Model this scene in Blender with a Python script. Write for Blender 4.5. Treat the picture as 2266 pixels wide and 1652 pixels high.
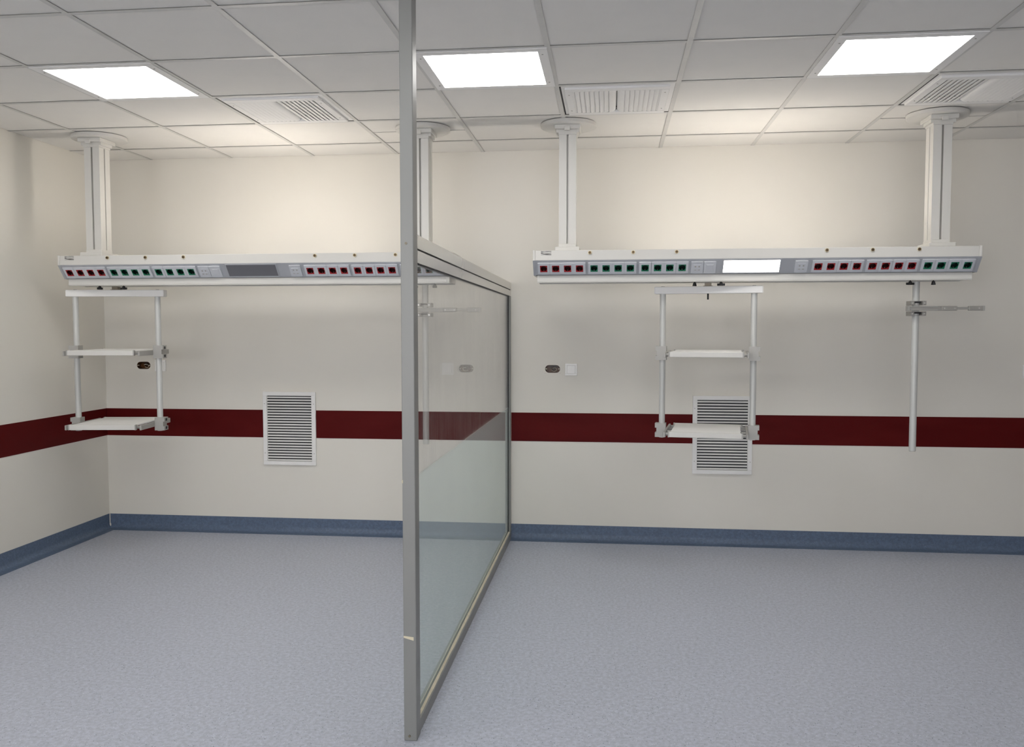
import bpy, bmesh, math, random
from mathutils import Vector, Matrix
random.seed(4)
S = bpy.context.scene
for o in list(bpy.data.objects):
    bpy.data.objects.remove(o, do_unlink=True)

# ------------------------------------------------------------------ camera
YAW, PITCH, ROLL = -0.11428, -0.05357, -0.0008
F_PX = 1901.65
cd = bpy.data.cameras.new('camera'); cam = bpy.data.objects.new('camera', cd)
S.collection.objects.link(cam); S.camera = cam
cd.sensor_fit = 'HORIZONTAL'; cd.sensor_width = 36.0; cd.lens = F_PX / 2266 * 36.0
cd.clip_start = 0.05; cd.clip_end = 60
_f = Vector((math.sin(YAW)*math.cos(PITCH), math.cos(YAW)*math.cos(PITCH), math.sin(PITCH)))
_r = Vector((math.cos(YAW), -math.sin(YAW), 0)); _u = _r.cross(_f)
_r2 = _r*math.cos(ROLL) + _u*math.sin(ROLL); _u2 = -_r*math.sin(ROLL) + _u*math.cos(ROLL)
_m = Matrix((_r2, _u2, -_f)).transposed().to_4x4(); _m.translation = Vector((3.27565, -5.89318, 1.47))
cam.matrix_world = _m

# ------------------------------------------------------------------ world, exposure, light levels
W = bpy.data.worlds.new('world'); S.world = W; W.use_nodes = True
W.node_tree.nodes['Background'].inputs[0].default_value = (0.95, 0.955, 1.0, 1)
W.node_tree.nodes['Background'].inputs[1].default_value = 8.6     # daylight as frontal fill, enters only by the added windows in the front wall
vs = S.view_settings
vs.view_transform = 'Standard'; vs.look = 'None'; vs.gamma = 1.0; vs.use_curve_mapping = False
vs.exposure = 0.0
PANEL_E = 13.5         # ceiling panels in the photographed bay
PANEL_BACK_E = 17.0     # ceiling panels of the row further back
UPLIGHT_E = 90.0       # indirect lamps on top of the two pendants
LAMP_E = 7.0           # lit reading lamp

H = 2.668              # ceiling
XL, XR, YF = -0.389, 8.1, -9.4
ADDED_WINS = [(-0.1, 2.2), (2.6, 4.9)]; WZ0, WZ1 = 0.95, 2.35   # unseen windows, added behind the camera for frontal light

for _a, _b in ADDED_WINS:      # portals that guide the daylight through the two added window openings
    ld = bpy.data.lights.new('window_portal', 'AREA'); ld.shape = 'RECTANGLE'; ld.size = _b-_a; ld.size_y = WZ1-WZ0; ld.energy = 1.0
    ld.cycles.is_portal = True
    lo = bpy.data.objects.new('window_portal', ld); S.collection.objects.link(lo)
    lo.location = ((_a+_b)/2, YF-0.21, (WZ0+WZ1)/2); lo.rotation_euler = (math.radians(90), 0, 0)

# ------------------------------------------------------------------ materials
def mat(name, col, rough=0.5, metal=0.0, spec=0.5, bump=None, emit=None, var=None):
    m = bpy.data.materials.new(name); m.use_nodes = True
    nt = m.node_tree; b = nt.nodes['Principled BSDF']
    b.inputs['Base Color'].default_value = (*col, 1); b.inputs['Roughness'].default_value = rough
    b.inputs['Metallic'].default_value = metal; b.inputs['Specular IOR Level'].default_value = spec
    if emit:
        b.inputs['Emission Color'].default_value = (*emit[0], 1); b.inputs['Emission Strength'].default_value = emit[1]
    tc = nt.nodes.new('ShaderNodeTexCoord')
    if bump:
        n = nt.nodes.new('ShaderNodeTexNoise'); n.inputs['Scale'].default_value = bump[0]; n.inputs['Detail'].default_value = 3
        nt.links.new(tc.outputs['Object'], n.inputs['Vector'])
        bp = nt.nodes.new('ShaderNodeBump'); bp.inputs['Strength'].default_value = bump[1]; bp.inputs['Distance'].default_value = 0.002
        nt.links.new(n.outputs[0], bp.inputs['Height']); nt.links.new(bp.outputs[0], b.inputs['Normal'])
    if var:   # gentle colour variation: scale, second colour, low, high
        n = nt.nodes.new('ShaderNodeTexNoise'); n.inputs['Scale'].default_value = var[0]; n.inputs['Detail'].default_value = 5
        mp = nt.nodes.new('ShaderNodeMapping'); mp.inputs['Scale'].default_value = var[4] if len(var) > 4 else (1, 1, 1)
        nt.links.new(tc.outputs['Object'], mp.inputs[0]); nt.links.new(mp.outputs[0], n.inputs['Vector'])
        r = nt.nodes.new('ShaderNodeValToRGB'); r.color_ramp.elements[0].position = var[2]; r.color_ramp.elements[1].position = var[3]
        r.color_ramp.elements[0].color = (*col, 1); r.color_ramp.elements[1].color = (*var[1], 1)
        nt.links.new(n.outputs[0], r.inputs[0]); nt.links.new(r.outputs[0], b.inputs['Base Color'])
    return m

M = {}
M['wall'] = mat('wall_paint', (0.755, 0.725, 0.655), 0.55, bump=(90, 0.06), var=(2.2, (0.765, 0.737, 0.672), 0.35, 0.7))
M['tile'] = mat('ceiling_tile', (0.80, 0.78, 0.74), 0.85, spec=0.2, bump=(160, 0.10), var=(7, (0.78, 0.763, 0.725), 0.5, 0.8))
M['tee'] = mat('tee_enamel', (0.62, 0.61, 0.58), 0.45, var=(9, (0.57, 0.565, 0.54), 0.5, 0.75))
M['plenum'] = mat('plenum_dark', (0.06, 0.06, 0.06), 0.9)
M['stripe'] = mat('stripe_red', (0.082, 0.0030, 0.0035), 0.5, spec=0.10, var=(1.6, (0.112, 0.0075, 0.0075), 0.45, 0.85, (1, 1, 3)))
M['white'] = mat('white_powder_coat', (0.665, 0.65, 0.61), 0.42, bump=(300, 0.03), var=(5, (0.65, 0.635, 0.598), 0.4, 0.7))
M['white2'] = mat('white_steel', (0.83, 0.82, 0.80), 0.5, bump=(200, 0.02))
M['switch'] = mat('switch_plastic', (0.90, 0.89, 0.86), 0.3, bump=(200, 0.02))
M['alu_panel'] = mat('anodised_grey', (0.46, 0.475, 0.505), 0.42, metal=0.25, var=(3, (0.49, 0.50, 0.525), 0.4, 0.7))
M['module'] = mat('module_plastic', (0.60, 0.615, 0.65), 0.35, bump=(100, 0.02))
M['red'] = mat('socket_red', (0.33, 0.012, 0.016), 0.35, bump=(100, 0.02))
M['green'] = mat('socket_green', (0.010, 0.17, 0.088), 0.35, bump=(100, 0.02))
M['red_dark'] = mat('socket_well_red', (0.030, 0.0025, 0.003), 0.4, bump=(100, 0.02))  # near-black copy of the socket red: shade painted into the well
M['green_dark'] = mat('socket_well_green', (0.0015, 0.016, 0.010), 0.4, bump=(100, 0.02))  # socket green darkened likewise, the well's shade put into the colour
M['steel'] = mat('steel_bright', (0.72, 0.71, 0.68), 0.3, metal=0.9, bump=(80, 0.02))
M['brass'] = mat('brass_dark', (0.22, 0.15, 0.07), 0.35, metal=0.8, bump=(80, 0.05))
M['cream'] = mat('cream_plastic', (0.72, 0.68, 0.55), 0.4, bump=(80, 0.02))
M['black'] = mat('black_plastic', (0.008, 0.008, 0.009), 0.5, bump=(120, 0.04))
M['bronze'] = mat('bracket_bronze', (0.21, 0.18, 0.135), 0.45, metal=0.5, bump=(90, 0.05))
M['tube'] = mat('tube_satin', (0.58, 0.585, 0.565), 0.5, metal=0.2, bump=(60, 0.02))
M['clamp'] = mat('clamp_cast_alu', (0.40, 0.39, 0.365), 0.5, metal=0.3, bump=(140, 0.06))
M['cast'] = mat('cast_zinc', (0.34, 0.327, 0.302), 0.45, metal=0.3, bump=(140, 0.06))
M['alu_frame'] = mat('frame_anodised', (0.262, 0.262, 0.250), 0.45, metal=0.15, bump=(70, 0.02), var=(4, (0.242, 0.245, 0.235), 0.4, 0.7, (1, 1, 0.3)))
M['alu_rail'] = mat('rail_anodised', (0.76, 0.745, 0.71), 0.26, metal=0.6, bump=(70, 0.02), var=(4, (0.72, 0.71, 0.675), 0.4, 0.7, (1, 0.3, 1)))  # lighter copy of the frame finish, standing in for missing side light
M['rubber'] = mat('gasket_black', (0.012, 0.012, 0.014), 0.6, bump=(80, 0.03))
M['seal'] = mat('sealant_beige', (0.66, 0.60, 0.46), 0.55, bump=(60, 0.15), var=(25, (0.56, 0.51, 0.40), 0.5, 0.75))
M['tape'] = mat('masking_tape', (0.72, 0.65, 0.48), 0.7, bump=(200, 0.1))
M['caulk'] = mat('caulk_white', (0.70, 0.67, 0.60), 0.6, bump=(60, 0.1))
M['amber'] = mat('box_amber', (0.13, 0.047, 0.007), 0.35, bump=(60, 0.05), var=(30, (0.03, 0.012, 0.003), 0.4, 0.6))
M['lamp_off'] = mat('lamp_cover_off', (0.16, 0.16, 0.175), 0.3, bump=(200, 0.05))
M['lamp_on'] = mat('lamp_cover_lit', (0.9, 0.88, 0.85), 0.4, emit=((1.0, 0.94, 0.88), LAMP_E))
M['uplight'] = mat('uplight_lens', (0.9, 0.9, 0.9), 0.4, emit=((1.0, 0.925, 0.85), UPLIGHT_E))

def panel_mat(name, e):
    # four tubes behind an opal sheet: the emission varies gently across the panel
    m = mat(name, (0.9, 0.9, 0.9), 0.35); nt = m.node_tree; b = nt.nodes['Principled BSDF']
    tc = nt.nodes.new('ShaderNodeTexCoord'); sx = nt.nodes.new('ShaderNodeSeparateXYZ')
    nt.links.new(tc.outputs['Object'], sx.inputs[0])
    a = nt.nodes.new('ShaderNodeMath'); a.operation = 'MULTIPLY'; a.inputs[1].default_value = 2*math.pi/0.127
    nt.links.new(sx.outputs[0], a.inputs[0])
    c = nt.nodes.new('ShaderNodeMath'); c.operation = 'COSINE'; nt.links.new(a.outputs[0], c.inputs[0])
    d = nt.nodes.new('ShaderNodeMath'); d.operation = 'MULTIPLY_ADD'; d.inputs[1].default_value = -0.14*e; d.inputs[2].default_value = e
    nt.links.new(c.outputs[0], d.inputs[0]); nt.links.new(d.outputs[0], b.inputs['Emission Strength'])
    b.inputs['Emission Color'].default_value = (1.0, 0.985, 0.955, 1)
    return m
M['panel'] = panel_mat('opal_panel', PANEL_E)
M['panel_back'] = panel_mat('opal_panel_back', PANEL_BACK_E)

def vinyl(name, base, dark, light, rough):
    m = mat(name, base, rough, spec=0.4); nt = m.node_tree; b = nt.nodes['Principled BSDF']
    tc = nt.nodes.new('ShaderNodeTexCoord')
    col = None
    def mixc(fac, c1, c2):
        x = nt.nodes.new('ShaderNodeMix'); x.data_type = 'RGBA'
        nt.links.new(fac, x.inputs[0])
        if isinstance(c1, tuple): x.inputs[6].default_value = (*c1, 1)
        else: nt.links.new(c1, x.inputs[6])
        x.inputs[7].default_value = (*c2, 1)
        return x.outputs[2]
    n = nt.nodes.new('ShaderNodeTexNoise'); n.inputs['Scale'].default_value = 60; n.inputs['Detail'].default_value = 6
    nt.links.new(tc.outputs['Object'], n.inputs['Vector'])
    r0 = nt.nodes.new('ShaderNodeValToRGB'); r0.color_ramp.elements[0].position = 0.40; r0.color_ramp.elements[1].position = 0.62
    nt.links.new(n.outputs[0], r0.inputs[0])
    col = mixc(r0.outputs[0], tuple(x*0.90 for x in base), tuple(min(1, x*1.10) for x in base))
    for scale, lo, hi, c in ((380, 0.00, 0.085, tuple((x+y)/2 for x, y in zip(dark, base))), (360, 0.93, 1.01, tuple((x+y)/2 for x, y in zip(light, base))), (210, 0.0, 0.022, dark), (240, 0.978, 1.01, light)):
        v = nt.nodes.new('ShaderNodeTexVoronoi'); v.inputs['Scale'].default_value = scale
        nt.links.new(tc.outputs['Object'], v.inputs['Vector'])
        sp = nt.nodes.new('ShaderNodeSeparateColor'); nt.links.new(v.outputs['Color'], sp.inputs[0])
        g1 = nt.nodes.new('ShaderNodeMath'); g1.operation = 'GREATER_THAN'; g1.inputs[1].default_value = lo
        l1 = nt.nodes.new('ShaderNodeMath'); l1.operation = 'LESS_THAN'; l1.inputs[1].default_value = hi
        l2 = nt.nodes.new('ShaderNodeMath'); l2.operation = 'LESS_THAN'; l2.inputs[1].default_value = 0.42
        nt.links.new(sp.outputs[0], g1.inputs[0]); nt.links.new(sp.outputs[0], l1.inputs[0]); nt.links.new(v.outputs['Distance'], l2.inputs[0])
        a = nt.nodes.new('ShaderNodeMath'); a.operation = 'MULTIPLY'; nt.links.new(g1.outputs[0], a.inputs[0]); nt.links.new(l1.outputs[0], a.inputs[1])
        a2 = nt.nodes.new('ShaderNodeMath'); a2.operation = 'MULTIPLY'; nt.links.new(a.outputs[0], a2.inputs[0]); nt.links.new(l2.outputs[0], a2.inputs[1])
        col = mixc(a2.outputs[0], col, c)
    nt.links.new(col, b.inputs['Base Color'])
    n2 = nt.nodes.new('ShaderNodeTexNoise'); n2.inputs['Scale'].default_value = 350
    nt.links.new(tc.outputs['Object'], n2.inputs['Vector'])
    bp = nt.nodes.new('ShaderNodeBump'); bp.inputs['Strength'].default_value = 0.12; bp.inputs['Distance'].default_value = 0.001
    nt.links.new(n2.outputs[0], bp.inputs['Height']); nt.links.new(bp.outputs[0], b.inputs['Normal'])
    return m
M['floor'] = vinyl('vinyl_floor', (0.44, 0.465, 0.54), (0.10, 0.125, 0.17), (0.70, 0.74, 0.78), 0.42)
M['skirt'] = vinyl('vinyl_skirting', (0.10, 0.14, 0.215), (0.045, 0.065, 0.105), (0.21, 0.26, 0.35), 0.45)

def glass_mat():
    m = bpy.data.materials.new('clear_glass'); m.use_nodes = True; nt = m.node_tree
    for n in list(nt.nodes): nt.nodes.remove(n)
    out = nt.nodes.new('ShaderNodeOutputMaterial')
    tr = nt.nodes.new('ShaderNodeBsdfTransparent'); tr.inputs[0].default_value = (0.998, 0.999, 0.997, 1)
    gl = nt.nodes.new('ShaderNodeBsdfGlossy'); gl.inputs['Roughness'].default_value = 0.0
    geo = nt.nodes.new('ShaderNodeNewGeometry')
    io = nt.nodes.new('ShaderNodeMix'); io.inputs[2].default_value = 1.5; io.inputs[3].default_value = 1/1.5
    nt.links.new(geo.outputs['Backfacing'], io.inputs[0])
    fr = nt.nodes.new('ShaderNodeFresnel'); nt.links.new(io.outputs[0], fr.inputs['IOR'])
    mx = nt.nodes.new('ShaderNodeMixShader'); nt.links.new(fr.outputs[0], mx.inputs[0])
    nt.links.new(tr.outputs[0], mx.inputs[1]); nt.links.new(gl.outputs[0], mx.inputs[2])
    # thin wiped-on dust: faint vertical streaks
    df = nt.nodes.new('ShaderNodeBsdfDiffuse'); df.inputs[0].default_value = (0.93, 0.92, 0.88, 1)
    tc = nt.nodes.new('ShaderNodeTexCoord'); mp = nt.nodes.new('ShaderNodeMapping'); mp.inputs['Scale'].default_value = (1, 5, 0.7)
    nz = nt.nodes.new('ShaderNodeTexNoise'); nz.inputs['Scale'].default_value = 4; nz.inputs['Detail'].default_value = 5
    nt.links.new(tc.outputs['Object'], mp.inputs[0]); nt.links.new(mp.outputs[0], nz.inputs['Vector'])
    mr = nt.nodes.new('ShaderNodeMapRange'); mr.inputs[1].default_value = 0.35; mr.inputs[2].default_value = 0.75
    mr.inputs[3].default_value = 0.015; mr.inputs[4].default_value = 0.085
    nt.links.new(nz.outputs[0], mr.inputs[0])
    m2 = nt.nodes.new('ShaderNodeMixShader'); nt.links.new(mr.outputs[0], m2.inputs[0])
    nt.links.new(mx.outputs[0], m2.inputs[1]); nt.links.new(df.outputs[0], m2.inputs[2])
    nt.links.new(m2.outputs[0], out.inputs[0])
    return m
M['glass'] = glass_mat()
def film_mat():
    m = bpy.data.materials.new('frosted_film'); m.use_nodes = True; nt = m.node_tree
    for n in list(nt.nodes): nt.nodes.remove(n)
    out = nt.nodes.new('ShaderNodeOutputMaterial')
    tr = nt.nodes.new('ShaderNodeBsdfTransparent'); tr.inputs[0].default_value = (0.925, 0.955, 0.95, 1)
    df = nt.nodes.new('ShaderNodeBsdfDiffuse'); df.inputs[0].default_value = (0.74, 0.80, 0.79, 1)
    tl = nt.nodes.new('ShaderNodeBsdfTranslucent'); tl.inputs[0].default_value = (0.74, 0.80, 0.79, 1)
    a = nt.nodes.new('ShaderNodeMixShader'); a.inputs[0].default_value = 0.45
    nt.links.new(df.outputs[0], a.inputs[1]); nt.links.new(tl.outputs[0], a.inputs[2])
    tc = nt.nodes.new('ShaderNodeTexCoord'); nz = nt.nodes.new('ShaderNodeTexNoise'); nz.inputs['Scale'].default_value = 3
    nt.links.new(tc.outputs['Object'], nz.inputs['Vector'])
    mr = nt.nodes.new('ShaderNodeMapRange'); mr.inputs[3].default_value = 0.23; mr.inputs[4].default_value = 0.27
    nt.links.new(nz.outputs[0], mr.inputs[0])
    b = nt.nodes.new('ShaderNodeMixShader'); nt.links.new(mr.outputs[0], b.inputs[0])
    nt.links.new(tr.outputs[0], b.inputs[1]); nt.links.new(a.outputs[0], b.inputs[2])
    nt.links.new(b.outputs[0], out.inputs[0])
    return m
M['film'] = film_mat()
def print_mat():
    # small rating sticker: rows of fine illegible print
    m = mat('rating_print', (0.5, 0.5, 0.48), 0.4); nt = m.node_tree; b = nt.nodes['Principled BSDF']
    tc = nt.nodes.new('ShaderNodeTexCoord'); mp = nt.nodes.new('ShaderNodeMapping'); mp.inputs['Scale'].default_value = (22, 1, 360)
    n = nt.nodes.new('ShaderNodeTexNoise'); n.inputs['Scale'].default_value = 1.0; n.inputs['Detail'].default_value = 0
    nt.links.new(tc.outputs['Object'], mp.inputs[0]); nt.links.new(mp.outputs[0], n.inputs['Vector'])
    r = nt.nodes.new('ShaderNodeValToRGB'); r.color_ramp.elements[0].position = 0.44; r.color_ramp.elements[1].position = 0.56
    r.color_ramp.elements[0].color = (0.13, 0.12, 0.11, 1); r.color_ramp.elements[1].color = (0.60, 0.59, 0.56, 1)
    nt.links.new(n.outputs[0], r.inputs[0]); nt.links.new(r.outputs[0], b.inputs['Base Color'])
    return m
M['print'] = print_mat()

# ------------------------------------------------------------------ mesh helpers
COL = S.collection
def box(bm, x0, x1, y0, y1, z0, z1, bev=0.0, seg=1):
    r = bmesh.ops.create_cube(bm, size=1.0)
    for v in r['verts']:
        v.co = Vector(((x0+x1)/2 + v.co.x*(x1-x0), (y0+y1)/2 + v.co.y*(y1-y0), (z0+z1)/2 + v.co.z*(z1-z0)))
    if bev > 0:
        es = list({e for v in r['verts'] for e in v.link_edges})
        bmesh.ops.bevel(bm, geom=es, offset=bev, segments=seg, affect='EDGES', profile=0.5)
def cyl(bm, p, axis, r, L, n=24, r2=None, cap=True):
    # cylinder from p along axis ('x','y','z') with length L (may be negative)
    g = bmesh.ops.create_cone(bm, cap_ends=cap, segments=n, radius1=r, radius2=r if r2 is None else r2, depth=abs(L))
    for v in g['verts']:
        c = v.co.copy(); c.z = (c.z + abs(L)/2) * (1 if L > 0 else -1)
        if axis == 'x': c = Vector((c.z, c.x, c.y))
        elif axis == 'y': c = Vector((c.x, c.z, c.y))
        v.co = c + Vector(p)
def prism(bm, pts, a0, a1, axis='x'):
    # polygon pts (2-D) extruded along axis from a0 to a1; pts are (y,z) / (x,z) / (x,y)
    def P(a, q):
        return {'x': (a, q[0], q[1]), 'y': (q[0], a, q[1]), 'z': (q[0], q[1], a)}[axis]
    A = [bm.verts.new(P(a0, q)) for q in pts]; B = [bm.verts.new(P(a1, q)) for q in pts]
    n = len(pts)
    bm.faces.new(A); bm.faces.new(B[::-1])
    for i in range(n):
        bm.faces.new((A[i], B[i], B[(i+1) % n], A[(i+1) % n]))
def new(): return bmesh.new()
ORG = {}
def obj(name, bm, m, parent=None, smooth=False, local=False):
    bmesh.ops.recalc_face_normals(bm, faces=bm.faces[:])
    if parent is not None and not local:
        bmesh.ops.translate(bm, verts=bm.verts[:], vec=-ORG.get(parent.name, Vector((0, 0, 0))))
    me = bpy.data.meshes.new(name); bm.to_mesh(me); bm.free()
    for x in (m if isinstance(m, (list, tuple)) else [m]): me.materials.append(M[x])
    if smooth:
        for p in me.polygons: p.use_smooth = True
        me.set_sharp_from_angle(angle=math.radians(40))
    o = bpy.data.objects.new(name, me); COL.objects.link(o)
    if parent is not None:
        o.parent = parent
        ORG[o.name] = ORG.get(parent.name, Vector((0, 0, 0))) if not local else Vector((0, 0, 0))
    else:
        ORG[o.name] = Vector((0, 0, 0))
    return o
def inst(src, parent, mtx=None, loc=None):
    c = src.copy(); COL.objects.link(c); c.parent = parent
    if mtx is not None: c.matrix_local = mtx
    if loc is not None: c.location = loc
    return c
def tag(o, label, cat, group=None):
    o['label'] = label; o['category'] = cat
    if group: o['group'] = group
    return o
def thing(name, label, cat, loc, rz=0.0, group=None):
    o = bpy.data.objects.new(name, None); COL.objects.link(o); o.empty_display_size = 0.1
    o.location = loc; o.rotation_euler = (0, 0, rz); ORG[o.name] = Vector(loc) if rz == 0 else Vector((0, 0, 0))
    return tag(o, label, cat, group)
def struct(name, bm, m, label=None, parent=None):
    o = obj(name, bm, m, parent)
    if parent is None:
        o['kind'] = 'structure'; o['label'] = label; o['category'] = name.split('_')[0]
    return o
def copy_tree(o, parent=None):
    c = o.copy(); COL.objects.link(c); c.parent = parent
    for ch in list(o.children): copy_tree(ch, c)
    return c

# ------------------------------------------------------------------ room shell
bm = new(); box(bm, XL-0.2, XR+0.2, YF-0.2, 0.2, -0.12, 0.0)
struct('floor', bm, 'floor', 'blue-grey speckled vinyl floor of the empty ward')
# back wall with openings for the two grilles' recess left closed (the grilles stand on it)
OV = [(-0.094, 1.197), (2.880, 1.185)]       # centres of the two oval junction boxes let into the wall
def wall_with_holes():
    b = new(); hw, hz = 0.0545, 0.030
    xs = [XL-0.2, OV[0][0]-hw, OV[0][0]+hw, OV[1][0]-hw, OV[1][0]+hw, XR+0.2]
    top = H+0.12
    for i in range(5):
        if i in (1, 3):
            cz = OV[i//2][1]
            box(b, xs[i], xs[i+1], 0, 0.2, 0, cz-hz); box(b, xs[i], xs[i+1], 0, 0.2, cz+hz, top); box(b, xs[i], xs[i+1], 0.06, 0.2, cz-hz, cz+hz)
        else: box(b, xs[i], xs[i+1], 0, 0.2, 0, top)
    bmesh.ops.remove_doubles(b, verts=b.verts[:], dist=1e-5)
    return b
struct('wall_back', wall_with_holes(), 'wall', 'white painted back wall behind the two hanging pendants')
bm = new(); box(bm, XL-0.2, XL, YF-0.2, 0.0, 0, H+0.12); struct('wall_left', bm, 'wall', 'white painted side wall beside the corner')
bm = new(); box(bm, XR, XR+0.2, YF-0.2, 0.0, 0, H+0.12); struct('wall_right', bm, 'wall', 'white painted side wall far from the corner')
bm = new(); _x = [XL-0.2, ADDED_WINS[0][0], ADDED_WINS[0][1], ADDED_WINS[1][0], ADDED_WINS[1][1], XR+0.2]
for k in range(5):
    if k in (1, 3): box(bm, _x[k], _x[k+1], YF-0.2, YF, 0, WZ0); box(bm, _x[k], _x[k+1], YF-0.2, YF, WZ1, H+0.12)
    else: box(bm, _x[k], _x[k+1], YF-0.2, YF, 0, H+0.12)
bmesh.ops.remove_doubles(bm, verts=bm.verts[:], dist=1e-5)
struct('wall_front', bm, 'wall', 'white painted wall with two windows facing the pendants')
for k, (a, c) in enumerate(ADDED_WINS):
    bm = new(); m_ = (a+c)/2
    for (p, q, r, t_) in ((a, c, WZ0, WZ0+0.05), (a, c, WZ1-0.05, WZ1), (a, a+0.05, WZ0+0.05, WZ1-0.05), (c-0.05, c, WZ0+0.05, WZ1-0.05), (m_-0.03, m_+0.03, WZ0+0.05, WZ1-0.05)):
        box(bm, p, q, YF-0.14, YF-0.08, r, t_)
    struct('window_%d' % (k+1), bm, 'white2', ['white two-pane window frame nearer the side wall by the corner', 'white two-pane window frame facing the bay with the lit lamp'][k])  # frames of the unseen windows added to let in frontal light
# coved skirting
def skirt_profile():
    pts = [(0, 0), (0, 0.104), (-0.004, 0.104), (-0.006, 0.050)]
    R = 0.036
    for k in range(1, 8):
        a = math.pi/2*k/8
        pts.append((-0.006 - R + R*math.cos(a), 0.050 - 0.047*math.sin(a)))
    pts += [(-0.046, 0.002), (-0.075, 0.0015), (-0.075, 0.0)]
    return pts
bm = new(); prism(bm, skirt_profile(), XL, 2.555, 'x'); prism(bm, skirt_profile(), 2.594, XR, 'x')
bb = struct('baseboard_back', bm, 'skirt', 'dark blue coved vinyl skirting along the back wall')
bm = new(); prism(bm, [(XL - p[0], p[1]) for p in skirt_profile()], YF, -0.0, 'y')
bl = struct('baseboard_left', bm, 'skirt', 'dark blue coved vinyl skirting along the side wall by the corner')
bm = new(); prism(bm, [(XR + p[0], p[1]) for p in skirt_profile()], YF, -0.0, 'y')
struct('baseboard_right', bm, 'skirt', 'dark blue coved vinyl skirting along the far side wall')
bm = new(); cyl(bm, (XL+0.008, -0.008, 0.03), 'z', 0.0035, 0.076, 10); cyl(bm, (XL+0.012, -0.012, 0.006), 'z', 0.012, 0.03, 12, 0.004)
o = obj('caulk_bead', bm, 'caulk', bl, smooth=True); o['label'] = 'white caulk bead in the skirting corner'
# red stripe, let in between the grille frames
bm = new()
for a, b in ((XL, 0.81), (1.194, 2.555), (2.594, 3.831), (4.221, XR)): box(bm, a, b, -0.0025, 0, 0.684, 0.882)
struct('trim_1', bm, 'stripe', 'dark red band running along the back wall')
bm = new(); box(bm, XL, XL+0.0025, YF, -0.0025, 0.684, 0.882); struct('trim_2', bm, 'stripe', 'dark red band running along the side wall by the corner')
bm = new(); box(bm, XR-0.0025, XR, YF, -0.0025, 0.684, 0.882); struct('trim_3', bm, 'stripe', 'dark red band running along the far side wall')

# ------------------------------------------------------------------ suspended ceiling
bm = new(); box(bm, XL-0.2, XR+0.2, YF-0.2, 0.2, H+0.06, H+0.18)
ceil = struct('ceiling', bm, 'plenum', 'white suspended ceiling of square tiles in a metal grid')
gx = [XL] + [i*0.6 for i in range(0, 14)] + [XR]
gy = [0.0] + [-0.35 - 0.6*j for j in range(0, 15)] + [YF]          # descending
LIGHTS = {(2, 3): 0, (5, 3): 1, (8, 3): 2}                          # (column cell, row cell)
BACK = {(2, 7): 0, (5, 7): 1}
VENTS = {(3, 2): 0, (6, 2): 1, (9, 2): 2}
HALF = {(4, 1), (9, 1)}
tile_cache = {}
def tile(x0, x1, y0, y1):
    w, d = round(x1-x0, 3), round(y1-y0, 3)
    if (w, d) not in tile_cache:
        b = new(); box(b, -w/2, w/2, -d/2, d/2, 0.0040, 0.020)
        tile_cache[(w, d)] = obj('ceiling_tile', b, 'tile', ceil, local=True); o = tile_cache[(w, d)]
    else:
        o = inst(tile_cache[(w, d)], ceil)
    o.location = ((x0+x1)/2, (y0+y1)/2, H)
OVL = 0.006
for i in range(len(gx)-1):
    for j in range(len(gy)-1):
        if (i, j) in LIGHTS or (i, j) in BACK or (i, j) in VENTS: continue
        a = gx[i] + (OVL if i > 0 else 0.003); b = gx[i+1] - (OVL if i < len(gx)-2 else 0.003)
        d = gy[j] - (OVL if j > 0 else 0.003); c = gy[j+1] + (OVL if j < len(gy)-2 else 0.003)
        if (i, j) in HALF:
            tile(a, b, c, -0.652-OVL+0.003); tile(a, b, -0.652+OVL-0.003, d)
        else: tile(a, b, c, d)
for k, x in enumerate(gx[1:-1]):
    b = new(); box(b, -0.012, 0.012, YF, 0.0, 0, 0.0008); box(b, -0.0015, 0.0015, YF, 0.0, 0.0008, 0.04)
    o = obj('main_tee', b, 'tee', ceil, local=True); o.location = (x, 0, H)
for j, y in enumerate(gy[1:-1]):
    for i in range(len(gx)-1):
        a = gx[i] + (0.012 if i > 0 else 0); c = gx[i+1] - (0.012 if i < len(gx)-2 else 0)
        key = ('tee', round(c-a, 4))
        if key not in tile_cache:
            L = c-a; b = new(); box(b, -L/2, L/2, -0.012, 0.012, 0, 0.0008); box(b, -L/2, L/2, -0.0015, 0.0015, 0.0008, 0.04)
            tile_cache[key] = o = obj('cross_tee', b, 'tee', ceil, local=True)
        else: o = inst(tile_cache[key], ceil)
        o.location = ((a+c)/2, y, H)
for i, j in HALF:
    a = gx[i]+0.012; c = gx[i+1]-0.012; b = new(); box(b, a, c, -0.655, -0.649, H, H+0.003)
    obj('joint_strip', b, 'tee', ceil)

# ------------------------------------------------------------------ ceiling lights
def make_light(name, label, cx, cy, pm, grp):
    t = thing(name, label, 'ceiling light', (cx, cy, H), group=grp)
    b = new(); w = 0.296; q = 0.2535; z0 = H-0.0035
    for (x0, x1, y0, y1) in ((-w, w, -w, -q), (-w, w, q, w), (-w, -q, -q, q), (q, w, -q, q)):
        box(b, cx+x0, cx+x1, cy+y0, cy+y1, z0, H-0.0002)
    obj('frame', b, 'white2', t)
    b = new(); box(b, -q+0.0005, q-0.0005, -q+0.0005, q-0.0005, -0.0020, 0.004)
    obj('diffuser', b, pm, t, local=True)
    b = new(); box(b, cx-0.28, cx+0.28, cy-0.28, cy+0.28, H+0.004, H+0.055); obj('housing', b, 'white2', t)
    s0 = None
    for sx in (-1, 1):
        for sy in (-1, 1):
            if s0 is None:
                b = new(); cyl(b, (0, 0, -0.0050), 'z', 0.0042, 0.0025, 10); s0 = obj('screw', b, 'clamp', t, local=True); o = s0
            else: o = inst(s0, t)
            o.location = (sx*0.272, sy*0.215, 0)
    return t
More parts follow.
